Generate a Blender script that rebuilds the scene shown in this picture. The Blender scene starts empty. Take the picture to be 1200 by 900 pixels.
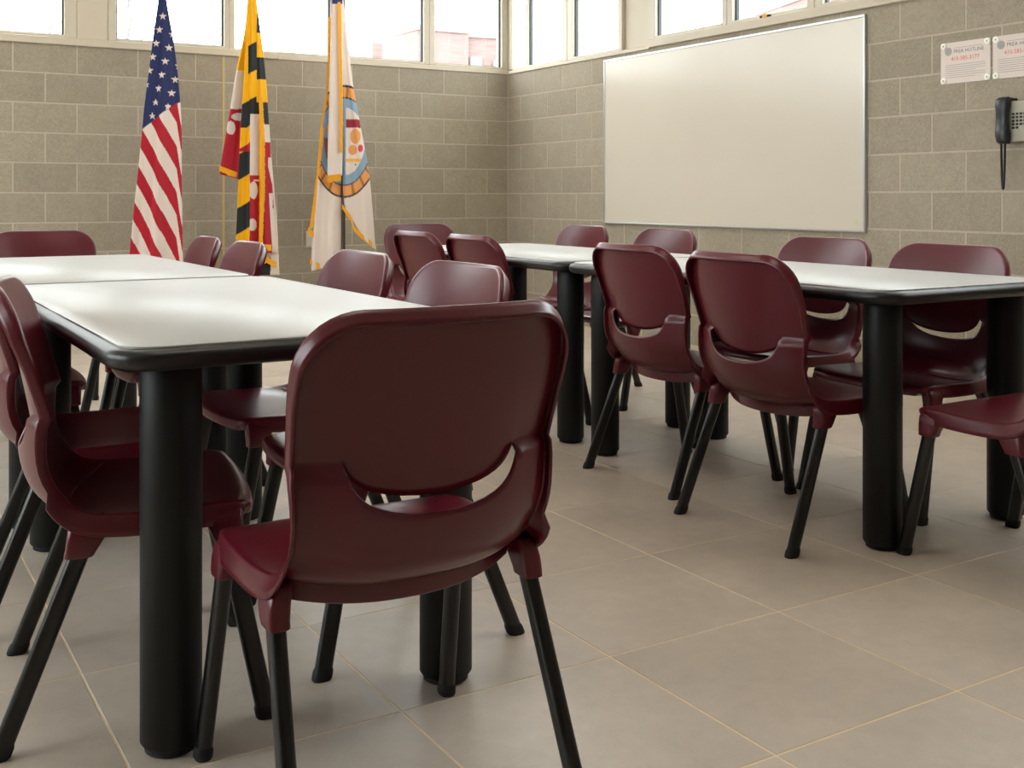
import bpy, bmesh, math, random
import numpy as np
from mathutils import Vector, Matrix
random.seed(4)
PI = math.pi
scn = bpy.context.scene
COL = scn.collection
# ---------------------------------------------------------------- camera
FPX, HY, CAMH = 1300.33, 230.08, 0.9915          # focal length / horizon row in a 1200x900 frame
YAW = math.radians(31.2788)
CAM = (-4.8597, -8.0645)
cd = bpy.data.cameras.new('camera'); cam = bpy.data.objects.new('camera', cd); COL.objects.link(cam)
cd.sensor_width = 36.0; cd.lens = FPX / 1200 * 36.0
cd.shift_y = -(450 - HY) / 1200
cd.clip_start = 0.05; cd.clip_end = 400
cam.location = (CAM[0], CAM[1], CAMH); cam.rotation_euler = (PI / 2, 0, -YAW)
scn.camera = cam
# ---------------------------------------------------------------- world, exposure
w = bpy.data.worlds.new('overcast_sky'); scn.world = w; w.use_nodes = True
bg = w.node_tree.nodes['Background']
bg.inputs[0].default_value = (0.965, 0.985, 1.0, 1); bg.inputs[1].default_value = 9.0
vs = scn.view_settings
vs.view_transform = 'Standard'; vs.look = 'None'; vs.gamma = 1.0; vs.use_curve_mapping = False
vs.exposure = 0.0
LAMP = 5.2                                        # radiance of the added ceiling panels

def px_on_y(px, py, Y):                           # pixel -> point on a plane y = Y
    c, s = math.cos(YAW), math.sin(YAW); u = (px - 600) / FPX
    dx, dy = u * c + s, -u * s + c
    t = (Y - CAM[1]) / dy
    return (CAM[0] + t * dx, Y, CAMH - (py - HY) / FPX * t)
# ---------------------------------------------------------------- materials
def srgb(r, g, b):
    def f(c):
        c /= 255.0
        return c / 12.92 if c <= 0.04045 else ((c + 0.055) / 1.055) ** 2.4
    return (f(r), f(g), f(b), 1)
MATS = {}
def mat(name, col, rough=0.5, metal=0.0, spec=0.5, noise=None, bump=None, rnd=0.0, coat=0.0, emit=None):
    m = bpy.data.materials.new(name); m.use_nodes = True
    nt = m.node_tree; n = nt.nodes; l = nt.links; p = n['Principled BSDF']
    p.inputs['Base Color'].default_value = col; p.inputs['Roughness'].default_value = rough
    p.inputs['Metallic'].default_value = metal; p.inputs['Specular IOR Level'].default_value = spec
    p.inputs['Coat Weight'].default_value = coat; p.inputs['Coat Roughness'].default_value = 0.12
    if emit:
        p.inputs['Emission Color'].default_value = emit[0]; p.inputs['Emission Strength'].default_value = emit[1]
    tc = n.new('ShaderNodeTexCoord')
    out = None
    if noise:                                     # list of (scale, amount) brightness noise in object space
        oi = n.new('ShaderNodeObjectInfo')
        off = n.new('ShaderNodeVectorMath'); off.operation = 'ADD'
        l.new(tc.outputs['Object'], off.inputs[0])
        cm = n.new('ShaderNodeCombineXYZ'); ml = n.new('ShaderNodeMath'); ml.operation = 'MULTIPLY'; ml.inputs[1].default_value = 37.0
        l.new(oi.outputs['Random'], ml.inputs[0])
        for k in range(3): l.new(ml.outputs[0], cm.inputs[k])
        l.new(cm.outputs[0], off.inputs[1])
        val = None
        for sc, am in noise:
            t = n.new('ShaderNodeTexNoise'); t.inputs['Scale'].default_value = sc; t.inputs['Detail'].default_value = 3
            l.new(off.outputs[0], t.inputs['Vector'])
            mr = n.new('ShaderNodeMapRange'); mr.inputs['From Min'].default_value = 0.25; mr.inputs['From Max'].default_value = 0.75
            mr.inputs['To Min'].default_value = 1 - am; mr.inputs['To Max'].default_value = 1 + am
            l.new(t.outputs['Fac'], mr.inputs['Value'])
            if val is None: val = mr.outputs[0]
            else:
                q = n.new('ShaderNodeMath'); q.operation = 'MULTIPLY'; l.new(val, q.inputs[0]); l.new(mr.outputs[0], q.inputs[1]); val = q.outputs[0]
        if rnd:
            mr = n.new('ShaderNodeMapRange'); mr.inputs['To Min'].default_value = 1 - rnd; mr.inputs['To Max'].default_value = 1 + rnd
            l.new(oi.outputs['Random'], mr.inputs['Value'])
            q = n.new('ShaderNodeMath'); q.operation = 'MULTIPLY'; l.new(val, q.inputs[0]); l.new(mr.outputs[0], q.inputs[1]); val = q.outputs[0]
        mx = n.new('ShaderNodeVectorMath'); mx.operation = 'SCALE'; mx.inputs[0].default_value = col[:3]
        l.new(val, mx.inputs['Scale']); l.new(mx.outputs[0], p.inputs['Base Color'])
    if bump:
        t = n.new('ShaderNodeTexNoise'); t.inputs['Scale'].default_value = bump[0]; t.inputs['Detail'].default_value = 4
        l.new(tc.outputs['Object'], t.inputs['Vector'])
        b = n.new('ShaderNodeBump'); b.inputs['Strength'].default_value = bump[1]; b.inputs['Distance'].default_value = bump[2]
        l.new(t.outputs['Fac'], b.inputs['Height']); l.new(b.outputs[0], p.inputs['Normal'])
    MATS[name] = m
    return m
mat('block', srgb(164, 155, 139), 0.9, spec=0.25, noise=[(150, 0.18), (55, 0.08), (9, 0.05)], bump=(260, 0.5, 0.002), rnd=0.07)
mat('mortar', srgb(190, 180, 166), 0.95, spec=0.2, noise=[(60, 0.06)])
mat('tile', srgb(196, 183, 169), 0.42, spec=0.45, noise=[(3.2, 0.10), (22, 0.05), (160, 0.03)], bump=(60, 0.12, 0.001), rnd=0.03)
mat('grout', srgb(232, 210, 176), 0.9, noise=[(40, 0.08)])
mat('trim_paint', srgb(206, 196, 178), 0.55, noise=[(5, 0.03)])
mat('frame_paint', srgb(205, 197, 181), 0.45, noise=[(5, 0.02)])
mat('gasket', srgb(60, 66, 70), 0.6)
mat('ceiling', srgb(225, 222, 214), 0.9, noise=[(30, 0.03)])
mat('plastic', srgb(90, 18, 33), 0.29, spec=0.5, noise=[(4, 0.05)], bump=(900, 0.06, 0.0004))
mat('leg_black', srgb(7, 8, 8), 0.28, spec=0.5, noise=[(30, 0.1)])
mat('rubber', srgb(10, 10, 10), 0.7)
mat('table_leg', srgb(9, 13, 13), 0.5, spec=0.32, noise=[(18, 0.08)])
mat('band', srgb(13, 15, 15), 0.38, spec=0.5, noise=[(25, 0.08)])
mat('laminate', srgb(187, 188, 187), 0.37, spec=0.5, noise=[(6, 0.015), (260, 0.02)])
mat('underside', srgb(60, 50, 42), 0.8)
mat('board', srgb(214, 207, 194), 0.22, spec=0.5, noise=[(2, 0.015)])
mat('aluminium', srgb(190, 192, 194), 0.35, metal=0.8)
mat('white_plastic', srgb(214, 208, 196), 0.5)
mat('paper', srgb(226, 214, 206), 0.35, spec=0.4)
mat('ink_dark', srgb(110, 104, 108), 0.7)
mat('ink_grey', srgb(172, 166, 164), 0.7)
mat('ink_red', srgb(226, 96, 92), 0.7)
mat('washer', srgb(250, 250, 240), 0.3)
mat('phone_grey', srgb(178, 174, 160), 0.45)
mat('phone_black', srgb(26, 30, 34), 0.35)
mat('pole_wood', srgb(58, 40, 28), 0.4, coat=0.3, noise=[(20, 0.15)])
mat('gold', srgb(205, 160, 60), 0.3, metal=0.9)
mat('fringe', srgb(240, 168, 20), 0.8, noise=[(300, 0.12)])
mat('sealant', srgb(200, 178, 122), 0.8)
mat('added_lamp', srgb(255, 250, 240), 0.6, emit=((1.0, 0.89, 0.77, 1), LAMP))
mat('asphalt', srgb(180, 178, 172), 0.9, noise=[(0.6, 0.1)])
mat('bark', srgb(122, 118, 114), 0.9, noise=[(12, 0.15)])
mat('yellow', srgb(222, 160, 30), 0.4)
def brick_far():                                  # too far to tell bricks apart: fine courses only
    m = bpy.data.materials.new('far_brick'); m.use_nodes = True; n = m.node_tree.nodes; l = m.node_tree.links
    t = n.new('ShaderNodeTexNoise'); tc = n.new('ShaderNodeTexCoord'); mp = n.new('ShaderNodeMapping'); r = n.new('ShaderNodeValToRGB')
    mp.inputs['Scale'].default_value = (0.5, 0.5, 6.0); t.inputs['Scale'].default_value = 1.2
    r.color_ramp.elements[0].position = 0.35; r.color_ramp.elements[1].position = 0.65
    r.color_ramp.elements[0].color = srgb(122, 98, 94); r.color_ramp.elements[1].color = srgb(134, 112, 108)
    l.new(tc.outputs['Object'], mp.inputs[0]); l.new(mp.outputs[0], t.inputs['Vector']); l.new(t.outputs['Fac'], r.inputs[0]); l.new(r.outputs[0], n['Principled BSDF'].inputs['Base Color'])
    n['Principled BSDF'].inputs['Roughness'].default_value = 0.9
    MATS['far_brick'] = m
brick_far()
mat('far_stone', srgb(132, 120, 116), 0.9, noise=[(1, 0.05)])
mat('far_glass', srgb(104, 116, 120), 0.2)
def glass_mat():                                  # clear single glazing: passes light, mirrors a little at grazing angles
    m = bpy.data.materials.new('glass'); m.use_nodes = True; n = m.node_tree.nodes; l = m.node_tree.links
    n.remove(n['Principled BSDF'])
    tr = n.new('ShaderNodeBsdfTransparent'); tr.inputs[0].default_value = (0.94, 0.965, 0.96, 1)
    gl = n.new('ShaderNodeBsdfGlossy'); gl.inputs['Roughness'].default_value = 0.02
    fr = n.new('ShaderNodeFresnel'); fr.inputs[0].default_value = 1.18; mx = n.new('ShaderNodeMixShader')
    ge = n.new('ShaderNodeNewGeometry'); iv = n.new('ShaderNodeMath'); iv.operation = 'SUBTRACT'; iv.inputs[0].default_value = 1.0
    ml = n.new('ShaderNodeMath'); ml.operation = 'MULTIPLY'        # only the outer face mirrors; leaving the sheet does not
    l.new(ge.outputs['Backfacing'], iv.inputs[1]); l.new(iv.outputs[0], ml.inputs[0]); l.new(fr.outputs[0], ml.inputs[1])
    l.new(ml.outputs[0], mx.inputs[0]); l.new(tr.outputs[0], mx.inputs[1]); l.new(gl.outputs[0], mx.inputs[2])
    l.new(mx.outputs[0], n['Material Output'].inputs[0]); MATS['glass'] = m
glass_mat()
def cloth_mat():                                  # printed flag cloth: dye colours held per vertex, woven bump
    m = bpy.data.materials.new('flag_cloth'); m.use_nodes = True; n = m.node_tree.nodes; l = m.node_tree.links; p = n['Principled BSDF']
    a = n.new('ShaderNodeAttribute'); a.attribute_name = 'dye'
    t = n.new('ShaderNodeTexNoise'); t.inputs['Scale'].default_value = 400
    mr = n.new('ShaderNodeMapRange'); mr.inputs['To Min'].default_value = 0.92; mr.inputs['To Max'].default_value = 1.06
    tc = n.new('ShaderNodeTexCoord'); l.new(tc.outputs['Object'], t.inputs['Vector']); l.new(t.outputs['Fac'], mr.inputs['Value'])
    v = n.new('ShaderNodeVectorMath'); v.operation = 'SCALE'; l.new(a.outputs['Color'], v.inputs[0]); l.new(mr.outputs[0], v.inputs['Scale'])
    l.new(v.outputs[0], p.inputs['Base Color']); p.inputs['Roughness'].default_value = 0.75; p.inputs['Specular IOR Level'].default_value = 0.25
    p.inputs['Sheen Weight'].default_value = 0.15
    MATS['flag_cloth'] = m
cloth_mat()
# ---------------------------------------------------------------- helpers
def tag(o, label=None, cat=None, group=None, kind=None):
    if label: o['label'] = label
    if cat: o['category'] = cat
    if group: o['group'] = group
    if kind: o['kind'] = kind
    return o
def obj(name, bm_or_me, m, parent=None, smooth=False, loc=None, rot=None):
    if isinstance(bm_or_me, bmesh.types.BMesh):
        me = bpy.data.meshes.new(name)
        bmesh.ops.recalc_face_normals(bm_or_me, faces=bm_or_me.faces)
        bm_or_me.to_mesh(me); bm_or_me.free()
        if smooth:
            for p in me.polygons: p.use_smooth = True
            if smooth != 'all': me.set_sharp_from_angle(angle=math.radians(38))
    else: me = bm_or_me
    if m and not me.materials: me.materials.append(MATS[m])
    o = bpy.data.objects.new(name, me); COL.objects.link(o)
    if parent: o.parent = parent
    if loc is not None: o.location = loc
    if rot is not None: o.rotation_euler = rot
    return o
def empty(name, loc=(0, 0, 0), rz=0.0, label=None, cat=None, group=None):
    o = bpy.data.objects.new(name, None); COL.objects.link(o); o.empty_display_size = 0.1
    o.location = loc; o.rotation_euler = (0, 0, rz)
    return tag(o, label, cat, group)
def box(bm, x0, x1, y0, y1, z0, z1, bevel=0.0, seg=1):
    r = bmesh.ops.create_cube(bm, size=1.0)
    vs_ = r['verts']
    for v in vs_:
        v.co = Vector(((x0 + x1) / 2 + v.co.x * (x1 - x0), (y0 + y1) / 2 + v.co.y * (y1 - y0), (z0 + z1) / 2 + v.co.z * (z1 - z0)))
    if bevel:
        es = list({e for v in vs_ for e in v.link_edges})
        bmesh.ops.bevel(bm, geom=es, offset=bevel, segments=seg, affect='EDGES', profile=0.5)
    return bm
def mkbox(*a, **k): return box(bmesh.new(), *a, **k)
def loft(bm, rings, cap=True, closed=True):
    R = [[bm.verts.new(p) for p in r] for r in rings]
    n = len(R[0])
    for a, b in zip(R, R[1:]):
        for i in range(n if closed else n - 1):
            bm.faces.new((a[i], a[(i + 1) % n], b[(i + 1) % n], b[i]))
    if cap and closed:
        bm.faces.new(R[0][::-1]); bm.faces.new(R[-1])
    return bm
def circ(c, r, n=24, axis='z'):
    out = []
    for i in range(n):
        a = 2 * PI * i / n
        if axis == 'z': out.append((c[0] + r * math.cos(a), c[1] + r * math.sin(a), c[2]))
        elif axis == 'y': out.append((c[0] + r * math.cos(a), c[1], c[2] + r * math.sin(a)))
        else: out.append((c[0], c[1] + r * math.cos(a), c[2] + r * math.sin(a)))
    return out
def lathe(bm, prof, c=(0, 0, 0), n=24):           # prof: (radius, z)
    return loft(bm, [circ((c[0], c[1], c[2] + z), r, n) for r, z in prof])
def tube(bm, pts, r, n=8):
    pts = [Vector(p) for p in pts]; rings = []
    up = Vector((0.13, 0.31, 0.94))
    for i, p in enumerate(pts):
        d = (pts[min(i + 1, len(pts) - 1)] - pts[max(i - 1, 0)]).normalized()
        a = d.cross(up)
        a = a.normalized() if a.length > 1e-4 else Vector((1, 0, 0))
        b = d.cross(a).normalized()
        rr = r[i] if isinstance(r, (list, tuple)) else r
        rings.append([p + a * rr * math.cos(2 * PI * k / n) + b * rr * math.sin(2 * PI * k / n) for k in range(n)])
    return loft(bm, rings)
def copy_tree(o, parent=None):
    c = o.copy(); COL.objects.link(c)
    if parent: c.parent = parent
    for ch in list(o.children): copy_tree(ch, c)
    return c
# ================================================================= THE ROOM
WX, WY, CEIL = -8.2, -11.2, 3.1                    # far left wall, rear wall, ceiling height
B, C_ = 0.4064, 0.2032                             # concrete block module
TOP = 10 * C_
def rect_prism(name, x0, x1, y0, y1, z0, z1, m, parent=None, kind=None, label=None, bevel=0.0):
    o = obj(name, mkbox(x0, x1, y0, y1, z0, z1, bevel=bevel), m, parent)
    if kind: tag(o, label, kind=kind)
    return o
# --- floor: grout bed and porcelain tiles
TS = 0.4957; TX, TY = -2.9416, -5.6341
floor = rect_prism('floor', WX - 0.2, 0.2, WY - 0.2, 0.2, -0.12, -0.0008, 'grout', kind='structure', label='large square warm grey porcelain floor tiles with pale joints')
J = 0.0048
tb = bmesh.new(); box(tb, -TS / 2 + J / 2, TS / 2 - J / 2, -TS / 2 + J / 2, TS / 2 - J / 2, -0.0035, 0.0, bevel=0.0008)
tile_me = bpy.data.meshes.new('floor_tile'); tb.to_mesh(tile_me); tb.free(); tile_me.materials.append(MATS['tile'])
rest = bmesh.new()
for i in range(-14, 10):
    for j in range(-14, 14):
        cx, cy = TX + (i + 0.5) * TS, TY + (j + 0.5) * TS
        x0, x1, y0, y1 = max(cx - TS / 2, WX), min(cx + TS / 2, 0), max(cy - TS / 2, WY), min(cy + TS / 2, 0)
        if x1 - x0 < 0.02 or y1 - y0 < 0.02: continue
        whole = (x1 - x0 > TS - 1e-4) and (y1 - y0 > TS - 1e-4)
        if cx > -6.0 and cy > -7.9 and not (cx < -4.9 and cy < -6.9):
            if whole: obj('floor_tile', tile_me, None, floor, loc=(cx, cy, 0))
            else: rect_prism('floor_tile', x0 + J / 2, x1 - J / 2, y0 + J / 2, y1 - J / 2, -0.0035, 0, 'tile', floor)
        else: box(rest, x0 + J / 2, x1 - J / 2, y0 + J / 2, y1 - J / 2, -0.0035, 0)
o = obj('floor_tiles_beyond', rest, 'tile', floor); o['kind'] = 'stuff'
# --- block walls
JB = 0.010
def block_mesh(length):                            # along x, front face at y = 0 looking to -y
    bm = mkbox(-length / 2 + JB / 2, length / 2 - JB / 2, 0.0, 0.05, -C_ / 2 + JB / 2, C_ / 2 - JB / 2)
    es = [e for e in bm.edges if all(v.co.y < 0.001 for v in e.verts)]
    bmesh.ops.bevel(bm, geom=es, offset=0.0012, segments=1, affect='EDGES')
    me = bpy.data.meshes.new('block'); bmesh.ops.recalc_face_normals(bm, faces=bm.faces); bm.to_mesh(me); bm.free(); me.materials.append(MATS['block'])
    return me
BM = {1.0: block_mesh(B), 0.5: block_mesh(B / 2)}
wall_back = rect_prism('wall_back', WX - 0.2, 0.2, 0.0015, 0.2, -0.02, TOP, 'mortar', kind='structure', label='tan grey concrete block wall behind the three flags')
wall_right = rect_prism('wall_right', 0.0015, 0.2, WY - 0.2, 0.0015, -0.02, TOP, 'mortar', kind='structure', label='concrete block wall carrying the whiteboard')
def courses(parent, n_end, place, breaks):
    far = []
    for k in range(10):
        full = (k % 2 == 0)                        # k = 0 bottom course; the top course (k = 9) starts differently per wall
        s = place['phase'][k % 2]
        edges = [0.0]
        if s: edges.append(0.5)
        while edges[-1] < n_end: edges.append(edges[-1] + 1.0)
        for b in breaks:
            if b not in edges: edges.append(b)
        edges = sorted(set(edges))
        for a, b in zip(edges, edges[1:]):
            L = round(b - a, 2)
            mid = (a + b) / 2 * B; z = (k + 0.5) * C_
            if mid < place['near']:
                obj('block', BM[L], None, parent, loc=place['loc'](mid, z), rot=place['rot'])
            else: far.append((mid, z, L))
    bm = bmesh.new()
    for mid, z, L in far:
        x, y, zz = place['loc'](mid, z); h = L * B / 2 - JB / 2; hz = C_ / 2 - JB / 2
        if place['axis'] == 'x': box(bm, x - h, x + h, 0.0, 0.05, zz - hz, zz + hz)
        else: box(bm, 0.0, 0.05, y - h, y + h, zz - hz, zz + hz)
    if far:
        o = obj('blocks_beyond', bm, 'block', parent); o['kind'] = 'stuff'
# back wall: odd index (top) course starts with a half block at the corner; control joint 6 blocks along
courses(wall_back, 19.5, dict(phase=(0, 1), near=5.4, axis='x', loc=lambda s, z: (-s, 0.0, z), rot=None), [6.0])
courses(wall_right, 27, dict(phase=(1, 0), near=6.2, axis='y', loc=lambda s, z: (0.0, -s, z), rot=(0, 0, -PI / 2)), [])
tag(obj('trim_1', mkbox(-6 * B - 0.008, -6 * B + 0.008, -0.001, 0.02, 0, TOP), 'sealant'), 'thin yellowish sealant joint running up the block wall', kind='structure')
# other two walls (behind and left of the camera) with their windows, ceiling
WINZ0, WINZ1 = 2.078, 2.96
def opening_wall(name, axis, at, a0, a1, openings, z0, z1):
    bm = bmesh.new()
    def seg(p, q, za, zb):
        if axis == 'y': box(bm, at - 0.2, at, p, q, za, zb)
        else: box(bm, p, q, at - 0.2, at, za, zb)
    cur = a0
    for p, q in openings:
        seg(cur, p, 0, CEIL); seg(p, q, 0, z0); seg(p, q, z1, CEIL); cur = q
    seg(cur, a1, 0, CEIL)
    return tag(obj(name, bm, 'block'), 'plain concrete block wall with windows', kind='structure')
left_open = [(-6.5, -4.3), (-3.9, -1.7)]
opening_wall('wall_left', 'y', WX, WY - 0.2, 0.2, left_open, 0.85, 2.75)
opening_wall('wall_rear', 'x', WY, WX, 0.2, [], 2.1, 2.9)
rect_prism('ceiling', WX - 0.2, 0.2, WY - 0.2, 0.2, CEIL, CEIL + 0.15, 'ceiling', kind='structure', label='plain pale ceiling')
WN = [0]
def window(axis, a0, a1, z0, z1, bar, at=0.0, bars=None):
    """framed pane; a0..a1 outer extent along the wall; glass set 4 cm behind the wall face"""
    WN[0] += 1
    bl, br = bars or (bar, bar)
    def bx(bm, p, q, d0, d1, za, zb, bv=0.0):
        if axis == 'x': box(bm, p, q, at + d0, at + d1, za, zb, bevel=bv)
        else: box(bm, at + d0, at + d1, p, q, za, zb, bevel=bv)
    bm = bmesh.new()
    for (p, q, za, zb) in ((a0, a0 + bl, z0, z1), (a1 - br, a1, z0, z1), (a0 + bl, a1 - br, z0, z0 + 0.02), (a0 + bl, a1 - br, z1 - 0.05, z1)):
        bx(bm, p + 0.0005, q - 0.0005, 0.0, 0.075, za, zb, 0.004)
    f = tag(obj('window_%d' % WN[0], bm, 'frame_paint'), 'clerestory window with beige frame above the block wall', kind='structure')
    g = bmesh.new(); p, q, za, zb = a0 + bl, a1 - br, z0 + 0.02, z1 - 0.05
    bx(g, p, q, 0.037, 0.043, za, zb); obj('pane', g, 'glass', f)
    k = bmesh.new(); t = 0.011
    for (pp, qq, zc, zd) in ((p, p + t, za, zb), (q - t, q, za, zb), (p + t, q - t, za, za + 0.006), (p + t, q - t, zb - t, zb)):
        bx(k, pp, qq, 0.028, 0.052, zc, zd)
    obj('gasket', k, 'gasket', f)
for a0, a1, bl, br in ((-7.3, -5.4, .05, .05), (-5.4, -3.458, .05, .08), (-3.25, -2.395, .055, .038), (-2.395, -1.556, .038, .042), (-1.556, -.745, .042, .05), (-.745, -.0, .05, .06)):
    window('x', a0, a1, 2.0615 if a0 > -2.4 else 2.076, WINZ1, 0.05, bars=(bl, br))
for a0, a1, bl, br in ((-.89, -.06, .07, .24), (-1.60, -.89, .05, .07), (-2.71, -1.90, .05, .08), (-3.455, -2.71, .06, .05), (-4.20, -3.455, .05, .06), (-4.95, -4.2, .05, .05), (-6.2, -4.95, .05, .05), (-7.5, -6.2, .05, .05), (-8.8, -7.5, .05, .05)):
    window('y', a0, a1, 2.05 if a0 > -1.95 else 2.086, WINZ1, 0.05, bars=(bl, br))
for p, q in left_open: window('y', p, q, 0.85, 2.75, 0.05, at=WX - 0.1)
# sills, posts and head
T = [1]
def trim(x0, x1, y0, y1, z0, z1, label, m='trim_paint', bv=0.004):
    T[0] += 1
    tag(obj('trim_%d' % T[0], mkbox(x0, x1, y0, y1, z0, z1, bevel=bv), m), label, kind='structure')
trim(WX, -2.03, -0.018, 0.12, 2.024, 2.0755, 'beige window sill capping the block wall left of the flags')
trim(-2.03, 0.0, -0.010, 0.12, 2.022, 2.0615, 'lower pale window sill capping the block wall near the corner')
trim(-0.012, 0.12, -1.93, -0.012, 2.022, 2.0495, 'pale window sill on the whiteboard wall near the corner')
trim(-0.020, 0.12, WY, -1.93, 2.030, 2.0855, 'beige window sill above the whiteboard')
trim(-3.458, -3.25, 0.006, 0.14, 2.0755, CEIL, 'beige boxed column between the clerestory windows')
trim(0.03, 0.2, -1.90, -1.60, 2.0495, CEIL, 'beige boxed column between windows above the whiteboard')
trim(0.0, 0.2, -0.06, 0.2, 2.0615, CEIL, 'corner post of the clerestory windows', 'frame_paint')
trim(WX - 0.2, 0.0, 0.0, 0.2, WINZ1, CEIL, 'wall strip over the clerestory windows')
trim(0.0, 0.2, WY - 0.2, -0.06, WINZ1, CEIL, 'wall strip over the clerestory windows of the whiteboard wall')
trim(WX - 0.2, -7.3, 0.0, 0.2, 2.0755, WINZ1, 'wall end beside the clerestory windows')
trim(0.0, 0.2, WY - 0.2, -8.8, 2.0855, WINZ1, 'wall end beside the windows of the whiteboard wall')
# --- ceiling lights: unseen, added for warm light on floor and tables
def added_ceiling_light(x, y):
    t = empty('added_ceiling_light', (x, y, CEIL), 0, 'added ceiling light with pale diffuser, out of view', 'light', 'added ceiling lights')
    bm = bmesh.new()
    for a in ((-.62, .62, -.32, -.29), (-.62, .62, .29, .32), (-.62, -.59, -.29, .29), (.59, .62, -.29, .29)): box(bm, a[0], a[1], a[2], a[3], -0.03, 0)
    obj('housing', bm, 'white_plastic', t)
    obj('diffuser', mkbox(-.59, .59, -.29, .29, -0.02, -0.012), 'added_lamp', t)
for x in (-4.1, -1.5):
    for y in (-6.1, -3.6, -1.2): added_ceiling_light(x, y)
# ================================================================= TABLES
TZ = 0.737
def rrect(hx, hy, r, n=7):
    out = []
    for cx, cy, a0 in ((hx - r, hy - r, 0), (-hx + r, hy - r, PI / 2), (-hx + r, -hy + r, PI), (hx - r, -hy + r, 1.5 * PI)):
        for k in range(n + 1):
            a = a0 + PI / 2 * k / n; out.append((cx + r * math.cos(a), cy + r * math.sin(a)))
    return out
HX, HYT = 0.381, 0.765
def make_table(loc, label):
    t = empty('table', (loc[0], loc[1], 0), 0, label, 'table', 'rectangular meeting tables in two rows')
    bm = bmesh.new()
    loft(bm, [[(x, y, z) for x, y in rrect(HX - i, HYT - i, 0.062)] for z, i in ((TZ - 0.03, 0), (TZ - 0.0012, 0), (TZ, 0.0015))])
    obj('tabletop', bm, 'laminate', t, smooth=True)
    bm = bmesh.new()                               # soft black bumper round the edge
    prof = [(-0.004, -0.036), (0.006, -0.042), (0.014, -0.039), (0.020, -0.031), (0.0225, -0.022), (0.0215, -0.0145), (0.017, -0.0092), (0.009, -0.0058), (0.0005, -0.0044), (0.0005, -0.03)]
    rings = [[(x, y, TZ + z) for x, y in rrect(HX + i, HYT + i, 0.062 + i)] for i, z in prof]
    loft(bm, rings + [rings[0]], cap=False); bmesh.ops.remove_doubles(bm, verts=bm.verts, dist=1e-6)
    obj('edge_band', bm, 'band', t, smooth=True)
    obj('underside', mkbox(-HX + .02, HX - .02, -HYT + .02, HYT - .02, TZ - 0.036, TZ - 0.0305), 'underside', t)
    for sx in (-1, 1):
        for sy in (-1, 1):
            c = (sx * 0.279, sy * 0.664, 0)
            bm = bmesh.new(); lathe(bm, [(0.050, 0.014), (0.054, 0.020), (0.054, 0.40), (0.0545, 0.402), (0.0545, 0.680), (0.053, 0.684), (0.053, TZ - 0.040)], c, 32)
            lg = obj('leg', bm, 'table_leg', t, smooth=True)
            bm = bmesh.new(); lathe(bm, [(0.040, 0.0), (0.046, 0.003), (0.046, 0.0139)], c, 24); obj('glide', bm, 'rubber', lg)
            bm = mkbox(c[0] - .065, c[0] + .065, c[1] - .065, c[1] + .065, TZ - 0.0398, TZ - 0.0361, bevel=0.001); obj('mounting_plate', bm, 'table_leg', lg)
    return t
make_table((-4.068, -5.375), 'pale topped black edged table of the flag row, farther from the flag wall')
make_table((-4.092, -3.800), 'pale topped black edged table of the flag row, nearer the flag wall')
make_table((-2.055, -5.262), 'pale topped table with black edge beside the whiteboard, away from the flag wall')
make_table((-2.046, -3.685), 'pale topped table with black edge beside the whiteboard, close to the corner of the room')
# ================================================================= CHAIR
ZT = 0.822
def interp(tab, t):                               # monotone parameter table with smooth (Catmull-Rom) interpolation
    xs = [r[0] for r in tab]
    if t <= xs[0]: return tab[0][1:]
    if t >= xs[-1]: return tab[-1][1:]
    i = max(k for k in range(len(xs)) if xs[k] <= t); i = min(i, len(xs) - 2)
    h = xs[i + 1] - xs[i]; s = (t - xs[i]) / h
    res = []
    for c in range(1, len(tab[0])):
        p0, p1 = tab[i][c], tab[i + 1][c]
        m0 = (tab[i + 1][c] - tab[i - 1][c]) / (xs[i + 1] - xs[i - 1]) if i > 0 else (p1 - p0) / h
        m1 = (tab[i + 2][c] - tab[i][c]) / (xs[i + 2] - xs[i]) if i < len(xs) - 2 else (p1 - p0) / h
        res.append((2 * s ** 3 - 3 * s * s + 1) * p0 + (s ** 3 - 2 * s * s + s) * h * m0 + (-2 * s ** 3 + 3 * s * s) * p1 + (s ** 3 - s * s) * h * m1)
    return res
# seat + bend profile: t, y, z, half width, edge lift (along z), edge wrap (along +y)
SEAT = [(0.00, 0.208, 0.386, 0.196, 0.000, -0.016), (0.05, 0.203, 0.400, 0.207, 0.001, -0.014), (0.12, 0.185, 0.4080, 0.217, 0.003, -0.010),
        (0.25, 0.130, 0.4090, 0.228, 0.005, -0.004), (0.45, 0.040, 0.4020, 0.231, 0.009, 0.0), (0.65, -0.050, 0.3920, 0.227, 0.018, 0.002),
        (0.80, -0.120, 0.3850, 0.220, 0.030, 0.016), (0.90, -0.168, 0.3950, 0.212, 0.034, 0.036), (1.00, -0.198, 0.4200, 0.208, 0.030, 0.050)]
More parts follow.
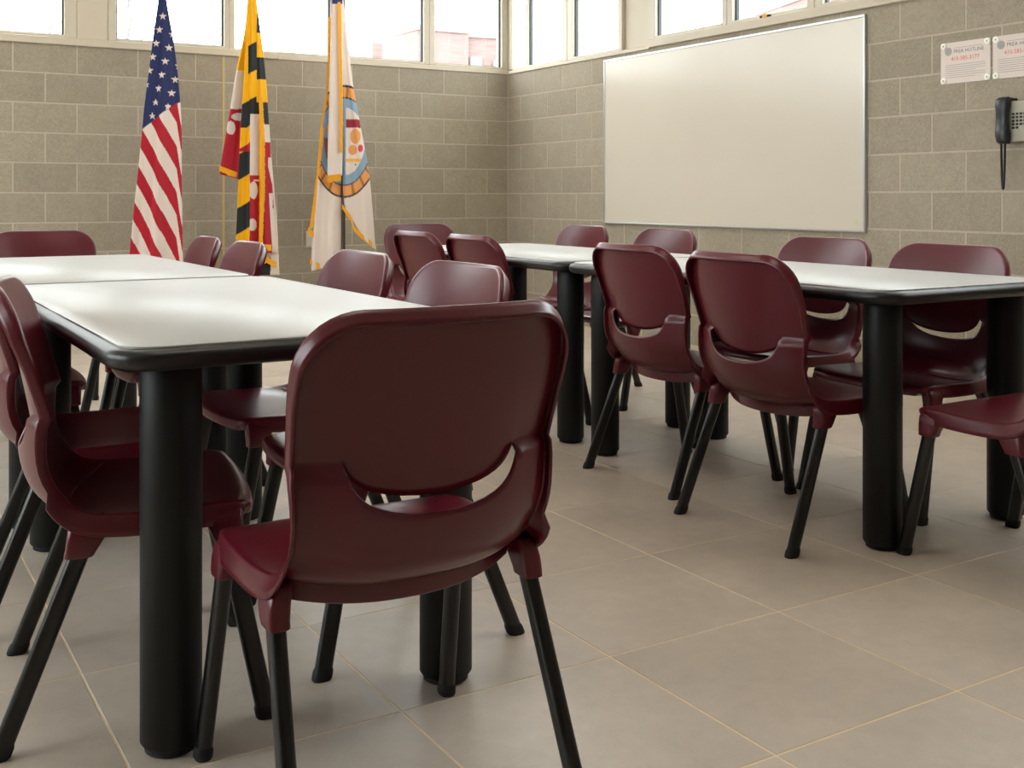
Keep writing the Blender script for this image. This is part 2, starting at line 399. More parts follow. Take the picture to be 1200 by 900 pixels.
# lower back (behind the slot it bulges out) and upper back: z, y
LOWB = [(0.420, -0.198), (0.440, -0.2110), (0.470, -0.2225), (0.505, -0.2290), (0.550, -0.2310), (0.60, -0.2300)]
UPB = [(0.50, -0.198), (0.56, -0.206), (0.65, -0.2230), (0.74, -0.2430), (0.80, -0.2590), (0.83, -0.2680)]
UE, ZE = 0.67, 0.590
WB = 0.229; RC = 0.088
def make_chair():
    root = empty('chair', (0, 0, 0), 0)
    us = [-1, -.95, -.89, -.82, -.74, -UE, -.658, -.645, -.628, -.605, -.57, -.52, -.45, -.36, -.25, -.13]
    us = us + [0.0] + [-u for u in us[::-1]]
    nu = len(us)
    def zt(u):
        q = min(1.0, abs(u) / UE); return ZE - 0.026 * (1 - q ** 12) - 0.034 * (1 - q ** 2.3)
    def zl(u):
        q = min(1.0, abs(u) / UE); return ZE - 0.013 - 0.026 * (1 - q ** 12) - 0.034 * (1 - q ** 2.3) - 0.009 * (1 - q ** 6)
    bm = bmesh.new(); rows = []; tags = []
    ts = [0, .02, .05, .085, .12, .155, .18, .205, .23, .255, .28, .305, .33, .355, .38, .42, .48, .54, .58, .61, .635, .66, .685, .71, .735, .76, .785, .81, .84, .87, .91, .95, .98, 1.0]
    for t in ts:
        y, z, hw, lift, wrap = interp(SEAT, t)
        rows.append([bm.verts.new((u * hw, y + wrap * abs(u) ** 2.2, z + lift * abs(u) ** 3)) for u in us])
    nseat = len(rows)
    for q in (.12, .24, .38, .52, .66, .78, .89, 1.0):
        r = []
        for u in us:
            z0 = 0.420 + 0.030 * abs(u) ** 3
            z = z0 + q * (zl(u) - z0); zr = 0.420 + q * (zl(u) - 0.420)
            r.append(bm.verts.new((u * (0.208 + 0.011 * q), interp(LOWB, zr)[0] + (0.050 + 0.008 * q) * abs(u) ** 2.2, z)))
        rows.append(r)
    jl = len(rows) - 1
    ups = [0, .06, .16, .30, .46, .62, .82]
    zc = ZT - RC
    zs_top = [zc + RC * math.sin(PI / 2 * k / 9) for k in range(10)]
    for q in ups:
        r = []
        for u in us:
            z = zt(u) + q * (zc - zt(u))
            r.append(bm.verts.new((u * (0.219 + (WB - 0.219) * min(1, q * 1.3)), interp(UPB, z)[0] + (0.048 - 0.014 * q) * abs(u) ** 2.2, z)))
        rows.append(r)
    for z in zs_top:
        hw = WB - RC + math.sqrt(max(0, RC * RC - (z - zc) ** 2))
        r = []
        for u in us:
            x = u * hw; r.append(bm.verts.new((x, interp(UPB, z)[0] + 0.034 * abs(x / WB) ** 2.2, z)))
        rows.append(r)
    fs = []
    for i in range(len(rows) - 1):
        for j in range(nu - 1):
            if i == jl and max(abs(us[j]), abs(us[j + 1])) <= UE + 1e-6: continue
            f = bm.faces.new((rows[i][j], rows[i][j + 1], rows[i + 1][j + 1], rows[i + 1][j]))
            f.material_index = 0 if i < nseat - 4 else 1
            fs.append(f)
    bm.normal_update()
    # outline loop: left side up, top, right side down, front
    loop = [r[0] for r in rows] + rows[-1][1:-1] + [r[-1] for r in rows[::-1]] + rows[0][1:-1][::-1]
    nrm = {}
    for k, v in enumerate(loop):
        n = v.normal.copy()
        nrm[k] = n
    if sum(nrm[k].y for k in range(len(loop)) if loop[k].co.z > 0.7) < 0:
        for k in nrm: nrm[k] = -nrm[k]
    L = len(loop)
    def depth(p):
        x, y, z = p
        if z > 0.452: return 0.030 - 0.008 * max(0, min(1, (0.78 - z) / 0.10))
        if y > 0.192 and abs(x) < 0.19: return 0.030
        return 0.042
    prev = loop; pi = [v.material_index if False else None for v in loop]
    mids = [v.link_faces[0].material_index if len(v.link_faces) else 0 for v in loop]
    tang = []
    for k, v in enumerate(loop):
        a, b = loop[(k - 1) % L].co, loop[(k + 1) % L].co
        t = (b - a).normalized(); o_ = t.cross(nrm[k]).normalized()
        tang.append(o_)
    ctr = Vector((0, 0, 0.55))
    for k, v in enumerate(loop):                  # make sure it points outward
        ref = Vector((v.co.x, 0, v.co.z - 0.6 if v.co.z > 0.6 else 0)) + (Vector((0, v.co.y, 0)) if v.co.z < 0.45 else Vector())
        if tang[k].dot(ref) < 0: tang[k] = -tang[k]
    r0 = 0.008
    steps = [(0.35, 0), (0.7, 0), (1.0, 0), (1.0, .33), (1.0, .66), (1.0, 1.0)]
    base = [v.co.copy() for v in loop]
    for a, dq in steps:
        new = []
        for k in range(L):
            th = a * PI / 2; d = max(0, depth(base[k]) - r0)
            fl_ = 0.06 - (0.80 * max(0.0, min(1.0, (base[k].z - 0.43) / 0.16)) if base[k].y < -0.1 else 0.0)
            p = base[k] + tang[k] * (r0 * math.sin(th) + fl_ * d * dq) - nrm[k] * (r0 * (1 - math.cos(th)) + d * dq)
            new.append(bm.verts.new(p))
        for k in range(L):
            k2 = (k + 1) % L
            f = bm.faces.new((prev[k], prev[k2], new[k2], new[k])); f.material_index = 0 if (mids[k] == 0 and mids[k2] == 0) else 1
        prev = new
    bmesh.ops.recalc_face_normals(bm, faces=bm.faces)
    top = [f for f in bm.faces if f.calc_center_median().z < 0.45 and abs(f.calc_center_median().x) < 0.1 and 0 < f.calc_center_median().y < 0.1]
    if top and top[0].normal.z < 0: bmesh.ops.reverse_faces(bm, faces=bm.faces)
    bm.normal_update()
    # wall thickness: a second skin 5 mm under the first, closed round the rims and the slot
    th_ = 0.005; outer = list(bm.faces); rim = [e for e in bm.edges if len(e.link_faces) == 1]
    inner = {v: bm.verts.new(v.co - v.normal * th_) for v in list(bm.verts)}
    for e in rim:
        f0 = e.link_faces[0]; a, b = [l_.vert for l_ in f0.loops if l_.edge == e][0], None
        b = e.other_vert(a)
        g = bm.faces.new((b, a, inner[a], inner[b])); g.material_index = f0.material_index
    for f in outer:
        g = bm.faces.new([inner[v] for v in reversed(f.verts)]); g.material_index = f.material_index
    bm.normal_update()
    # split the moulding into seat and backrest, keeping the shared smooth normals
    for part, idx in (('seat', 0), ('backrest', 1)):
        vmap = {}; V = []; N = []; Fc = []
        for f in bm.faces:
            if f.material_index != idx: continue
            q = []
            for v in f.verts:
                if v.index not in vmap or True:
                    pass
                key = v
                if key not in vmap:
                    vmap[key] = len(V); V.append(v.co[:]); N.append(v.normal[:])
                q.append(vmap[key])
            Fc.append(q)
        me = bpy.data.meshes.new(part); me.from_pydata(V, [], Fc); me.materials.append(MATS['plastic'])
        for p in me.polygons: p.use_smooth = True
        me.normals_split_custom_set_from_vertices(N)
        o = obj(part, me, None, root)
        if part == 'seat': seat = o
    bm.free()
    # legs with moulded sockets
    def section(c, ax, ay, e=2.6, n=16):
        out = []
        for k in range(n):
            a = 2 * PI * (k + .5) / n; ca, sa = math.cos(a), math.sin(a)
            out.append((c[0] + ax * abs(ca) ** (2 / e) * (1 if ca > 0 else -1), c[1] + ay * abs(sa) ** (2 / e) * (1 if sa > 0 else -1), c[2]))
        return out
    for sx in (-1, 1):
        for foot, head in (((0.243, 0.215), (0.222, 0.128)), ((0.243, -0.253), (0.222, -0.088))):
            P = lambda z: (sx * (foot[0] + (head[0] - foot[0]) * z / 0.42), foot[1] + (head[1] - foot[1]) * z / 0.42, z)
            bm = bmesh.new(); loft(bm, [section(P(z), 0.0140, 0.0185) for z in (0.012, 0.20, 0.385)])
            lg = obj('leg', bm, 'leg_black', root, smooth=True)
            bm = bmesh.new(); loft(bm, [section(P(z), 0.0158 * s, 0.0212 * s) for z, s in ((0.0, 0.9), (0.004, 1.0), (0.016, 1.0), (0.024, 0.88))])
            obj('foot_cap', bm, 'rubber', lg, smooth=True)
            zb = 0.338
            bm = bmesh.new()
            rings = []
            for z, ax, ay, out_ in ((0.4035, 0.008, 0.030, -0.012), (0.400, 0.015, 0.036, -0.007), (0.390, 0.0185, 0.038, -0.003), (0.370, 0.0190, 0.033, 0.0), (zb + .012, 0.0185, 0.0275, 0.0008), (zb + .002, 0.0178, 0.0258, 0.0), (zb, 0.0160, 0.0235, 0.0)):
                c = P(z); rings.append(section((c[0] + sx * out_, c[1], z), ax, ay, 4.5, 28))
            loft(bm, rings); obj('leg_socket', bm, 'plastic', seat, smooth=True)
    bm = bmesh.new(); R = []                       # curved apron under the rear of the seat, between the rear sockets
    for z, k in ((0.392, 0.0), (0.380, 0.004), (0.352, 0.0), (0.350, -0.003), (0.352, -0.006), (0.392, -0.006)):
        R.append([(0.205 * q, -0.082 - 0.062 * (1 - q * q) - k, z + 0.016 * abs(q) ** 3) for q in [-1 + i_ / 9 for i_ in range(19)]])
    loft(bm, R + [R[0]], cap=False, closed=False); bmesh.ops.remove_doubles(bm, verts=bm.verts, dist=1e-6)
    obj('rear_apron', bm, 'plastic', seat, smooth=True)
    return root
chair0 = make_chair()
used = [False]
def chair(x, y, face, label):
    """face: heading angle in degrees of the sitter's forward direction (0 = +x, 90 = +y)"""
    o = chair0 if not used[0] else copy_tree(chair0)
    used[0] = True
    o.location = (x, y, 0); o.rotation_euler = (0, 0, math.radians(face - 90))
    tag(o, label, 'chair', 'maroon stacking chairs around the tables')
K = 'maroon plastic chair '
chair(-4.066, -6.320, 90, K + 'at the aisle end of the flag row, back to the open floor')
chair(-4.326, -5.735, -10.8, K + 'on the outer side of the flag row, farthest from the flag wall')
chair(-4.312, -5.133, -8, K + 'on the outer side of the flag row, middle of three')
chair(-4.370, -4.150, -2, K + 'on the outer side of the flag row, nearest the flag wall')
chair(-3.797, -5.674, 180, K + 'on the inner side of the flag row, fourth from the flag wall')
chair(-3.780, -5.012, 180, K + 'on the inner side of the flag row, third from the flag wall')
chair(-3.840, -4.120, 177, K + 'on the inner side of the flag row, second from the flag wall')
chair(-3.825, -3.540, 176, K + 'on the inner side of the flag row, first from the flag wall')
chair(-4.030, -2.640, -90, K + 'heading the flag row, its back to the striped flag')
chair(-1.880, -2.320, -90, K + 'heading the whiteboard row, its back to the block wall corner')
chair(-2.285, -3.345, 0, K + 'facing the whiteboard, first from the flag wall')
chair(-2.280, -3.880, 0, K + 'facing the whiteboard, second from the flag wall')
chair(-2.268, -4.991, 0, K + 'facing the whiteboard, third from the flag wall')
chair(-2.362, -5.620, -1.3, K + 'facing the whiteboard, fourth from the flag wall')
chair(-1.490, -2.910, 180, K + 'back to the whiteboard, first from the flag wall')
chair(-1.540, -3.700, 180, K + 'back to the whiteboard, second from the flag wall')
chair(-1.750, -4.950, 180, K + 'back to the whiteboard, third from the flag wall')
chair(-1.850, -5.600, 180, K + 'back to the whiteboard, fourth from the flag wall')
chair(-2.090, -6.213, 90, K + 'at the open end of the whiteboard row, below the telephone')
# ================================================================= THINGS ON THE RIGHT WALL
wb = empty('whiteboard', (0, -2.624, 0.79), 0, 'large white dry erase board with thin aluminium frame on block wall', 'whiteboard')
hw, hh = 1.222, 1.208
obj('board_panel', mkbox(-0.016, -0.002, -hw + .008, hw - .008, .008, hh - .008), 'board', wb)
for nm, a in (('frame_rail', (-hw, hw, 0, .012)), ('frame_rail', (-hw, hw, hh - .016, hh)), ('frame_rail', (-hw, -hw + .014, .0125, hh - .0165)), ('frame_rail', (hw - .014, hw, .0125, hh - .0165))):
    obj(nm, mkbox(-0.021, -0.001, a[0], a[1], a[2], a[3], bevel=0.002), 'aluminium', wb)
obj('corner_mark', mkbox(-0.0165, -0.0155, -hw + .05, -hw + .075, .05, .07), None, wb).data.materials.append(mat('green_mark', srgb(196, 205, 150), 0.5))
def text(body, size, loc, m, parent, name='lettering', align='CENTER'):
    cu = bpy.data.curves.new(name, 'FONT'); cu.body = body; cu.size = size; cu.align_x = align; cu.resolution_u = 2
    t = bpy.data.objects.new('tmp', cu); COL.objects.link(t)
    bpy.context.view_layer.update()
    me = bpy.data.meshes.new_from_object(t.evaluated_get(bpy.context.evaluated_depsgraph_get()))
    bpy.data.objects.remove(t); bpy.data.curves.remove(cu)
    me.materials.clear()
    o = obj(name, me, m, parent, loc=loc, rot=(PI / 2, 0, -PI / 2))      # reads on a wall facing -x
    return o
def notice(yc, label):
    t = empty('wall_notice', (-0.0005, yc, 1.567), 0, label, 'notice', 'laminated notices over the wall phone')
    h, wd = 0.209, 0.287
    obj('sheet', mkbox(-0.0025, -0.0003, -wd / 2, wd / 2, 0, h), 'paper', t)
    for sy in (-1, 1):
        for z in (0.016, h - 0.016):
            bm = bmesh.new(); loft(bm, [circ((x, sy * (wd / 2 - 0.017), z), r, 18, 'x') for x, r in ((-0.0026, 0.017), (-0.006, 0.0165), (-0.0075, 0.013))])
            o = obj('washer', bm, 'washer', t, smooth=True)
            bm = bmesh.new(); loft(bm, [circ((x, sy * (wd / 2 - 0.017), z), r, 10, 'x') for x, r in ((-0.0076, 0.0045), (-0.0095, 0.0035))])
            obj('screw_head', bm, 'ink_grey', o)
    bm = bmesh.new(); loft(bm, [circ((x, wd / 2 - 0.045, h - 0.045), 0.021, 24, 'x') for x in (-0.0026, -0.0030)]); obj('seal', bm, 'ink_grey', t)
    text('PREA HOTLINE', 0.026, (-0.0029, -0.02, h - 0.056), 'ink_dark', t)
    text('410-585-3177', 0.029, (-0.0029, 0.0, h - 0.094), 'ink_red', t)
    bm = bmesh.new(); box(bm, -0.0030, -0.0026, -0.10, 0.065, h - 0.031, h - 0.0285)
    for k in range(7):
        z = h - 0.115 - k * 0.0105; a = 0.115 if k not in (3, 6) else 0.06
        box(bm, -0.0030, -0.0026, -a, 0.115, z - 0.0016, z + 0.0010)
    obj('small_print', bm, 'ink_grey', t)
notice(-4.4695, 'white paper notice with red phone number screwed beside the whiteboard')
notice(-4.7705, 'white paper notice with red phone number directly above the wall telephone')
# telephone
ph = empty('wall_telephone', (0, -4.825, 1.243), 0, 'pale grey wall telephone with black handset and hanging cord', 'telephone')
obj('body', mkbox(-0.060, -0.001, -0.135, 0.085, 0.008, 0.205, bevel=0.012, seg=2), 'phone_grey', ph, smooth=True)
bm = bmesh.new()                                   # handset: lens shaped bar
rings = []
for z, wy, x0, x1 in ((0.0, .020, -.075, -.052), (0.012, .026, -.098, -.050), (0.05, .029, -.104, -.052), (.07, .026, -.100, -.060), (.115, .025, -.098, -.063), (.155, .026, -.100, -.060), (.185, .030, -.104, -.052), (.212, .028, -.100, -.050), (.226, .020, -.078, -.055)):
    ring = []
    for k in range(14):
        a = 2 * PI * k / 14; ca, sa = math.cos(a), math.sin(a)
        ring.append(((x0 + x1) / 2 + (x1 - x0) / 2 * ca, 0.092 + 1.35 * wy * sa, z))
    rings.append(ring)
loft(bm, rings); obj('handset', bm, 'phone_black', ph, smooth=True)
obj('cradle', mkbox(-0.066, -0.002, 0.062, 0.092, 0.200, 0.222, bevel=0.004), 'phone_black', ph, smooth=True)
for r in range(5):
    for c in range(4):
        if r == 4 and c > 1: continue
        y = 0.047 - c * 0.020; z = 0.142 - r * 0.0165
        obj('key', mkbox(-0.0645, -0.0602, y - .0068, y + .0068, z - .0052, z + .0052, bevel=0.0015), 'phone_black', ph)
obj('display', mkbox(-0.0615, -0.0602, -0.11, -0.035, 0.11, 0.17), 'ink_grey', ph)
bm = bmesh.new()
pts = []
for k in range(25):
    t = k / 24; a = PI * t
    pts.append((-0.072, 0.104 - 0.020 * t, 0.012 - 0.228 * math.sin(a) ** 0.55))
tube(bm, pts, 0.0058, 8); obj('cord', bm, 'phone_black', ph, smooth=True)
# small thing on the sill
bug = empty('trinket', (-0.002, -3.065, 2.0857), 0, 'tiny yellow and black object lying on the window sill above the whiteboard', 'small object')
bm = bmesh.new()
arc = [(math.cos(a), math.sin(a)) for a in [PI * k / 12 for k in range(13)]]
loft(bm, [[(x, 0.026 * c, 0.002 + 0.026 * s) for c, s in arc] for x in (-0.014, 0.014)]); obj('cover', bm, 'yellow', bug)
for sy in (-1, 1):
    obj('end_cap', mkbox(-0.017, 0.017, sy * 0.031 - .010, sy * 0.031 + .010, 0.0, 0.016, bevel=0.003), 'rubber', bug)
# outlet on the back wall
op = empty('wall_outlet', (-1.765, 0, 0.60), 0, 'white outlet cover plate on the block wall behind the white flag', 'outlet')
obj('cover_plate', mkbox(-0.040, 0.040, -0.012, -0.0005, 0, 0.125, bevel=0.003), 'white_plastic', op)
for z in (0.035, 0.090): obj('socket', mkbox(-0.016, 0.016, -0.0135, -0.0121, z - .014, z + .014, bevel=0.0005), 'paper', op)
# ================================================================= FLAGS
FY = -0.45
RIGHT = Vector((math.cos(YAW), -math.sin(YAW), 0)); FWD = Vector((math.sin(YAW), math.cos(YAW), 0))
NAVY, RED, WHITE = srgb(38, 46, 92), srgb(176, 26, 46), srgb(226, 212, 202)
YEL, BLK, ORG, BLU, GLD = srgb(243, 178, 8), srgb(38, 42, 44), srgb(226, 156, 92), srgb(134, 164, 190), srgb(232, 176, 84)
def star(px, py, cx, cy, r):
    dx, dy = px - cx, cy - py; d = math.hypot(dx, dy)
    if d > r: return False
    a = (math.atan2(dx, dy) % (2 * PI / 5)); a = min(a, 2 * PI / 5 - a)
    # edge of a five pointed star
    R, q = r, 0.39 * r
    x1, y1, x2, y2 = R, 0.0, q * math.cos(PI / 5), q * math.sin(PI / 5)
    X, Yv = d * math.cos(a), d * math.sin(a)
    return (x2 - x1) * (Yv - y1) - (y2 - y1) * (X - x1) > 0
def us_flag(x, y):
    yb = 150 - (x - 172) * 0.78 if x < 207 else 122 - (x - 207) * .2
    if y < yb:
        for i in range(12):                        # staggered star rows running down the folds
            for j in range(5):
                cx = 192.5 - i * 3.75 + j * 14.8; cy = 20 + i * 15.9 + j * 5.2
                if star(x, y, cx, cy, 4.6): return WHITE
        return NAVY
    v = (y - 155) - (x - 171) * (1.72 + 0.0018 * (y - 150)) if x < 209 else (y - 155) - (209 - 171) * (1.72 + 0.0018 * (y - 150)) - (x - 209) * 5.5
    return RED if (v % 50) < 24.5 else WHITE
def ell(x, y, cx, cy, rx, ry): return ((x - cx) / rx) ** 2 + ((y - cy) / ry) ** 2 < 1
def md_wing(x, y):
    if y < 83: return YEL if not (x > 292 and 2 < y < 30) else BLK
    if y < 128: return WHITE
    if ell(x, y, 280, 137, 8, 4.5) or ell(x, y, 271, 150, 5, 8): return WHITE
    if ell(x, y, 271, 124, 3, 6): return RED
    return RED
def md_main(x, y):
    d = y + (x - 288) * 0.55                       # slanted bands of the black and gold quarter
    if y < 135 or x < 296.5:
        if x > 303 and y < 135:
            if 18 < y < 40 or 68 < y < 94 or 121 < y < 148: return BLK
            return YEL
        if x < 296.5 and y > 150:
            k = (d - 178) % 62
            if 150 < y < 178: return YEL if d < 172 else RED
            return BLK if k < 30 else YEL
        if 58 < d < 91 and x > 293: return BLK
        if 122 < d < 152: return BLK
        if x < 296.5 and y >= 148: return YEL
        return YEL
    if x < 306:
        if y < 206: return WHITE
        if ell(x, y, 300, 223, 4.5, 10): return WHITE
        if ell(x, y, 299, 263, 4.5, 7): return WHITE
        if 211 < y < 213 and x > 300: return WHITE
        return RED
    if x < 311: return YEL
    if x < 321:
        if y < 167: return BLK if y < 146 and y > 121 else WHITE
        if x > 316 and 185 < y < 222 and (y - 185) * 0.2 < (x - 314): return WHITE
        if 226 < y and x > 314 + (y - 226) * 0.06 + 3: return WHITE
        return RED
    if 205 < y < 217 or 228 < y < 244: return RED
    return WHITE
def seal(x, y):                                    # round seal: orange ring, blue field, small charges
    cx, cy = 404, 166
    r = math.hypot((x - cx) / 40.0, (y - cy) / 66.0)
    if r > 1.0: return WHITE
    if r > 0.965 or 0.765 < r < 0.785: return BLK
    if r > 0.785:
        return ORG if math.sin(math.atan2(y - cy, x - cx) * 26) > -0.75 else srgb(170, 110, 60)
    if r > 0.60: return BLU
    if x > cx + 2:
        if 140 < y < 150 and (x - cx) < 22: return srgb(150, 40, 56)
        if ell(x, y, 417, 160, 6, 9) or ell(x, y, 414, 176, 5, 6): return ORG
        if ell(x, y, 423, 174, 2.6, 4.5): return srgb(214, 70, 80)
        if 186 < y < 190: return GLD
        if ell(x, y, 417, 193, 1, 1) or ell(x, y, 423, 198, 1, 1): return BLK
        return WHITE
    if ell(x, y, 381, 168, 5, 7) or (ell(x, y, 384, 182, 3.5, 14)): return srgb(152, 88, 80)
    if ell(x, y, 384, 151, 2.5, 5): return ORG
    return BLU
def white_flag(x, y): return seal(x, y)
def plain_white(x, y): return WHITE if y > 7 else NAVY
def panel(outline, colour, depth=0.0, nx=60, ny=220, pleats=3, amp=0.018, bulge=0.05, phase=0.0, wrap=0.9, slant=None):
    """hanging cloth sheet. outline: (py, left px, right px); it bulges toward the room and is pleated.
    Returns mesh with per-vertex dye."""
    V, Cl, Fc = [], [], []
    y0, y1 = outline[0][0], outline[-1][0]
    hx = (px_on_y(outline[0][1], 0, FY)[0])
    for i in range(ny + 1):
        py = y0 + (y1 - y0) * i / ny
        xl, xr = interp(outline, py)
        for j in range(nx + 1):
            s = j / nx
            pyy = py + (slant(s) * (i / ny) ** 3 if slant else 0)
            px = xl + (xr - xl) * s
            p = Vector(px_on_y(px, pyy, FY))
            k = (i / ny)
            am = amp * min(1.0, 0.35 + 0.9 * k) * (xr - xl) / 60.0 * 1.4
            d = math.sqrt(max(0.0, 1 - (2 * s - 1) ** 2)) * bulge * (xr - xl) / 60.0
            f = math.sin(pleats * PI * 2 * s + phase + 0.8 * k)
            d += am * (f + 0.35 * math.sin(pleats * 2 * PI * 2 * s + phase * 2))
            # slide along the sight direction only by fold depth, the sheet itself hangs in the plane of its pole
            p += -FWD * (d + depth)
            V.append(p[:]); Cl.append(colour(px, pyy))
    for i in range(ny):
        for j in range(nx):
            a = i * (nx + 1) + j; Fc.append((a, a + 1, a + nx + 2, a + nx + 1))
    return V, Cl, Fc
def cloth(name, sheets, parent, origin):
    V, Cl, Fc = [], [], []
    for v, c, f in sheets:
        b = len(V); V += [(p[0] - origin[0], p[1] - origin[1], p[2] - origin[2]) for p in v]; Cl += c; Fc += [tuple(k + b for k in q) for q in f]
    me = bpy.data.meshes.new(name); me.from_pydata(V, [], Fc)
    at = me.color_attributes.new('dye', 'FLOAT_COLOR', 'POINT')
    at.data.foreach_set('color', np.array(Cl, dtype=np.float32).ravel())
    for p in me.polygons: p.use_smooth = True
    o = obj(name, me, 'flag_cloth', parent)
    md = o.modifiers.new('thickness', 'SOLIDIFY'); md.thickness = 0.002; md.offset = 0
    return o
def fringe(pts, depth, parent, origin, width=5.0, direction=(0, 1)):
    """tasselled edge along pixel polyline pts, combed into small cords"""
    bm = bmesh.new()
    P = [Vector((p[0], p[1])) for p in pts]
    for a, b in zip(P, P[1:]):
        n = max(2, int((b - a).length / 1.6))
        for k in range(n):
            c0 = a + (b - a) * (k / n); c1 = a + (b - a) * ((k + 0.92) / n)
            w_ = width * (0.9 + 0.2 * random.random())
            q = [c0, c1, c1 + Vector(direction) * w_, c0 + Vector(direction) * w_]
            r = []
            for dd in (depth, depth + 0.008):
                r.append([(Vector(px_on_y(v.x, v.y, FY)) - FWD * dd - Vector(origin))[:] for v in q])
            loft(bm, r)
    return obj('fringe', bm, 'fringe', parent)
def flag_root(px, label, top_z):
    x, y, z = px_on_y(px, 150, FY)
    t = empty('flag', (x, y, 0), 0, label, 'flag', 'flags on poles along the block wall')
    bm = bmesh.new(); lathe(bm, [(0.012, 0.03), (0.013, 0.5), (0.013, top_z - 0.1), (0.011, top_z)], (0, 0, 0), 16); obj('pole', bm, 'pole_wood', t, smooth=True)
    bm = bmesh.new(); lathe(bm, [(0.15, 0.0), (0.155, 0.008), (0.14, 0.022), (0.09, 0.035), (0.035, 0.045), (0.022, 0.12), (0.020, 0.125)], (0, 0, 0), 32); obj('stand_base', bm, 'gold', t, smooth=True)
    bm = bmesh.new(); lathe(bm, [(0.010, top_z), (0.024, top_z + .01), (0.012, top_z + .03), (0.026, top_z + .06), (0.018, top_z + .10), (0.002, top_z + .17)], (0, 0, 0), 16); obj('finial', bm, 'gold', t, smooth=True)
    return t, (x, y, 0)
t1, o1 = flag_root(190, 'red white and blue flag with white stars and stripes on pole', 2.50)
cloth('cloth', [panel([(-18, 189, 195), (0, 187, 196), (40, 181.5, 203), (80, 176.5, 209), (125, 171, 213), (160, 168, 214.5), (220, 162, 215), (270, 157, 216), (330, 152, 217)], us_flag, depth=0.02, nx=110, ny=330, pleats=2, amp=0.012, phase=0.6)], t1, o1)
t2, o2 = flag_root(296, 'gold black red and white quartered flag with yellow fringe on pole', 2.52)
cloth('cloth', [panel([(-20, 291, 297), (0, 290, 298), (40, 286, 298), (80, 277.5, 297), (120, 271, 295), (160, 264.5, 292), (194, 259, 290), (204, 258, 289)], md_wing, depth=-0.005, nx=60, ny=230, pleats=1.5, amp=0.02, slant=lambda s: 8 * s),
      panel([(-20, 293, 300), (0, 292, 302), (40, 291, 307), (80, 288.5, 312), (120, 286, 315), (160, 284, 317.5), (210, 282, 320), (260, 280, 323), (296, 278.5, 326)], md_main, depth=0.045, nx=110, ny=320, pleats=2.5, amp=0.016, phase=1.2),
      panel([(180, 300, 318), (260, 299, 325), (300, 299, 327), (322, 300, 328)], lambda x, y: BLK if y > 302 and x < 318 else WHITE, depth=0.012, nx=40, ny=100, pleats=1, amp=0.01)], t2, o2)
fringe([(258.5, 194), (272, 199.5), (284, 203)], 0.024, t2, o2, 7)
fringe([(301, 285), (322, 286)], 0.105, t2, o2, 7)
fringe([(301, 304), (315, 300), (326, 307)], 0.055, t2, o2, 7)
fringe([(307, 116), (309.5, 160), (310, 220), (307, 285)], 0.100, t2, o2, 4.5, (1, 0))
t3, o3 = flag_root(402.5, 'white flag with round blue and orange seal and yellow fringe', 2.54)
cloth('cloth', [panel([(-20, 386, 397), (20, 387, 399), (80, 384, 401), (110, 382, 402), (160, 376, 402), (210, 371, 401), (260, 367.5, 400), (300, 365, 399.5), (318, 364.5, 399.5)], white_flag, depth=-0.01, nx=80, ny=300, pleats=1.5, amp=0.015, slant=lambda s: -10 * s),
      panel([(-20, 391, 402), (0, 391, 402.5), (40, 389.5, 403), (120, 387.5, 403), (170, 386, 403), (206, 385.5, 402.5)], plain_white, depth=0.06, nx=40, ny=200, pleats=1, amp=0.012),
      panel([(-10, 396, 402), (20, 397, 405), (60, 399, 409), (100, 401, 414), (150, 401.5, 423), (200, 401.5, 432), (238, 402, 436), (292, 404, 440)], white_flag, depth=0.012, nx=80, ny=300, pleats=1.5, amp=0.012, slant=lambda s: -52 * (1 - s) ** 1.3)], t3, o3)
fringe([(376, 150), (372, 200), (364, 262), (362, 268)], 0.010, t3, o3, 4, (1, 0))
fringe([(361.5, 267), (369, 272)], 0.012, t3, o3, 7)
fringe([(364, 303), (375, 309)], 0.012, t3, o3, 7)
fringe([(386, 206), (402, 204)], 0.085, t3, o3, 8)
fringe([(398, 5), (399, 60), (400.5, 150), (400, 180)], 0.085, t3, o3, 3.6, (1, 0))
fringe([(402, 239), (412, 252), (416, 265), (424, 273), (437, 283)], 0.040, t3, o3, 6)
fringe([(385, 20), (384.5, 60), (382, 110), (376, 150)], 0.0, t3, o3, 2.6, (1, 0))
# ================================================================= OUTSIDE
tag(obj('ground', mkbox(-90, 140, -60, 160, -0.6, -0.35), 'asphalt'), kind='structure')
def outside(px, Z, z=0.0):
    X = (px - 600) / FPX * Z
    return (CAM[0] + X * math.cos(YAW) + Z * math.sin(YAW), CAM[1] - X * math.sin(YAW) + Z * math.cos(YAW), z)
def top_at(py, Z): return CAMH - (py - HY) / FPX * Z
bd = empty('brick_building', outside(490, 70, -0.35), 0, 'pale red brick building with flat stepped roofs beyond the windows', 'building')
def prism(corners, z0, z1, name, m, parent=bd, inset=0.0):
    o = Vector(bd.location); bm = bmesh.new()
    loft(bm, [[(c[0] - o.x, c[1] - o.y, z - o.z) for c in corners] for z in (z0, z1)])
    return obj(name, bm, m, parent)
def fourth(a, b, c): return (a[0] + c[0] - b[0], a[1] + c[1] - b[1], 0)
zt_ = top_at(35, 70)
a, b, c = outside(448, 74.2), outside(490, 70), outside(549, 71.8)
prism([a, b, c, fourth(a, b, c)], -0.35, zt_, 'wall', 'far_brick')
prism([outside(447.6, 74.3), outside(490, 69.8), outside(549.6, 71.7), fourth(outside(447.6, 74.3), outside(490, 69.8), outside(549.6, 71.7))], zt_, zt_ + 0.35, 'parapet', 'far_stone')
a = outside(540, 82); c = outside(628, 73.8)
prism([a, outside(549, 72.3), c, outside(626, 86)], -0.35, top_at(44, 72.3), 'wall', 'far_brick')
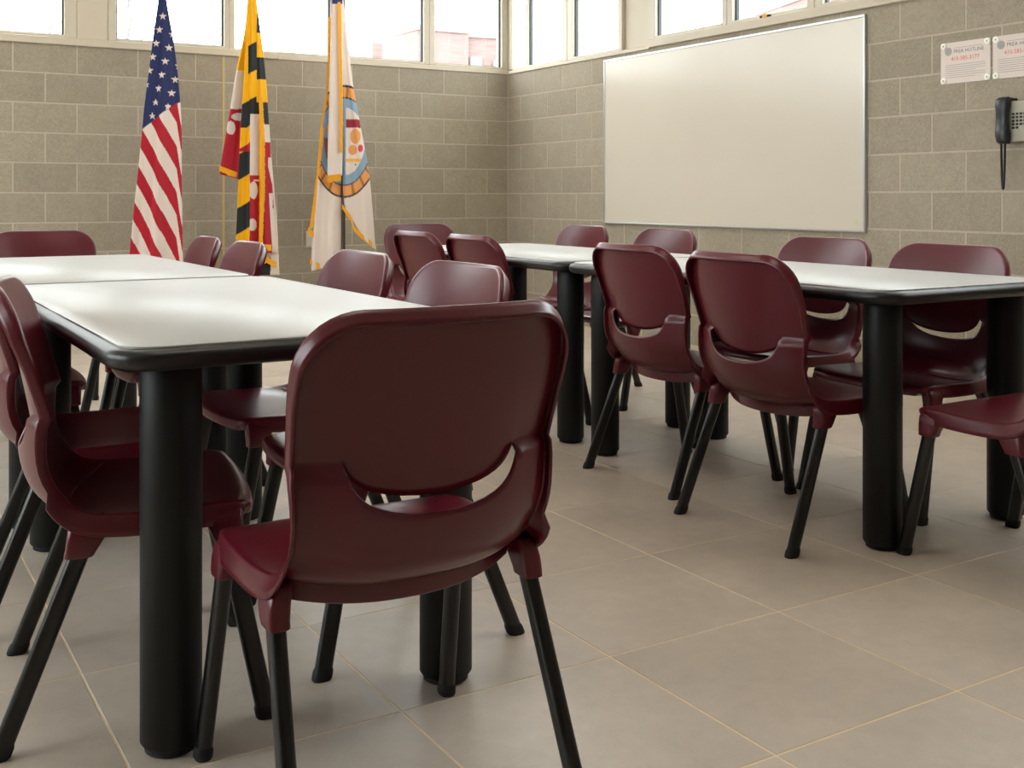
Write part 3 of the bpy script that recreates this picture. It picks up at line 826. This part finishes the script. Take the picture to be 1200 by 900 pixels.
prism([outside(539.8, 82), outside(548.8, 72.15), outside(628.4, 73.65), outside(626, 86.2)], top_at(44, 72.3), top_at(44, 72.3) + 0.3, 'parapet', 'far_stone')
prism([outside(380, 92), outside(437, 82), outside(470, 83), outside(430, 98)], -0.35, top_at(50, 82), 'wall', 'far_brick')
def far_window(px0, px1, py0, py1, Z):
    pr_ = [outside(px0, Z), outside(px1, Z), outside(px1, Z + .25), outside(px0, Z + .25)]
    f = prism(pr_, top_at(py1, Z), top_at(py0, Z), 'window', 'far_stone')
    q = [outside(px0 + 1.5, Z - .03), outside(px1 - 1.5, Z - .03), outside(px1 - 1.5, Z + .1), outside(px0 + 1.5, Z + .1)]
    prism(q, top_at(py1 - 1.5, Z), top_at(py0 + 1.5, Z), 'pane', 'far_glass', f)
far_window(550.5, 565, 66, 80, 72.1); far_window(578, 591, 71, 80, 72.6)
bd2 = empty('brick_building', outside(905, 60, -0.35), 0, 'low pale brick building seen through the windows over the whiteboard', 'building')
def prism2(corners, z0, z1, name, m):
    o = Vector(bd2.location); bm = bmesh.new()
    loft(bm, [[(c[0] - o.x, c[1] - o.y, z - o.z) for c in corners] for z in (z0, z1)])
    return obj(name, bm, m, bd2)
prism2([outside(850, 66), outside(950, 56), outside(1240, 62), outside(1150, 76)], -0.35, top_at(4, 58), 'wall', 'far_brick')
prism2([outside(849.5, 66.1), outside(950, 55.8), outside(1241, 61.9), outside(1150, 76.2)], top_at(4, 58), top_at(4, 58) + 0.3, 'parapet', 'far_stone')
def tree(px, Z, h, label):
    t = empty('bare_tree', outside(px, Z, -0.35), 0, label, 'tree', 'bare trees outside')
    rnd = random.Random(px)
    bm = bmesh.new(); tube(bm, [(0, 0, 0), (0.05, 0, h * .3), (-0.05, 0.05, h * .65), (0.05, 0, h)], [0.16, 0.13, 0.08, 0.02], 8); obj('trunk', bm, 'bark', t, smooth=True)
    for k in range(11):
        z = h * (0.35 + 0.055 * k); a = rnd.random() * 6.28; L = (h - z) * 0.55 + 0.5
        bm = bmesh.new(); tube(bm, [(0, 0, z), (L * .5 * math.cos(a), L * .5 * math.sin(a), z + L * .35), (L * math.cos(a), L * math.sin(a), z + L * .9)], [0.05, 0.03, 0.008], 6); obj('branch', bm, 'bark', t)
tree(58, 48, 9.5, 'thin bare tree outside the window beyond the boxed column')
tree(150, 44, 10.5, 'thin bare tree outside the window behind the striped flag')
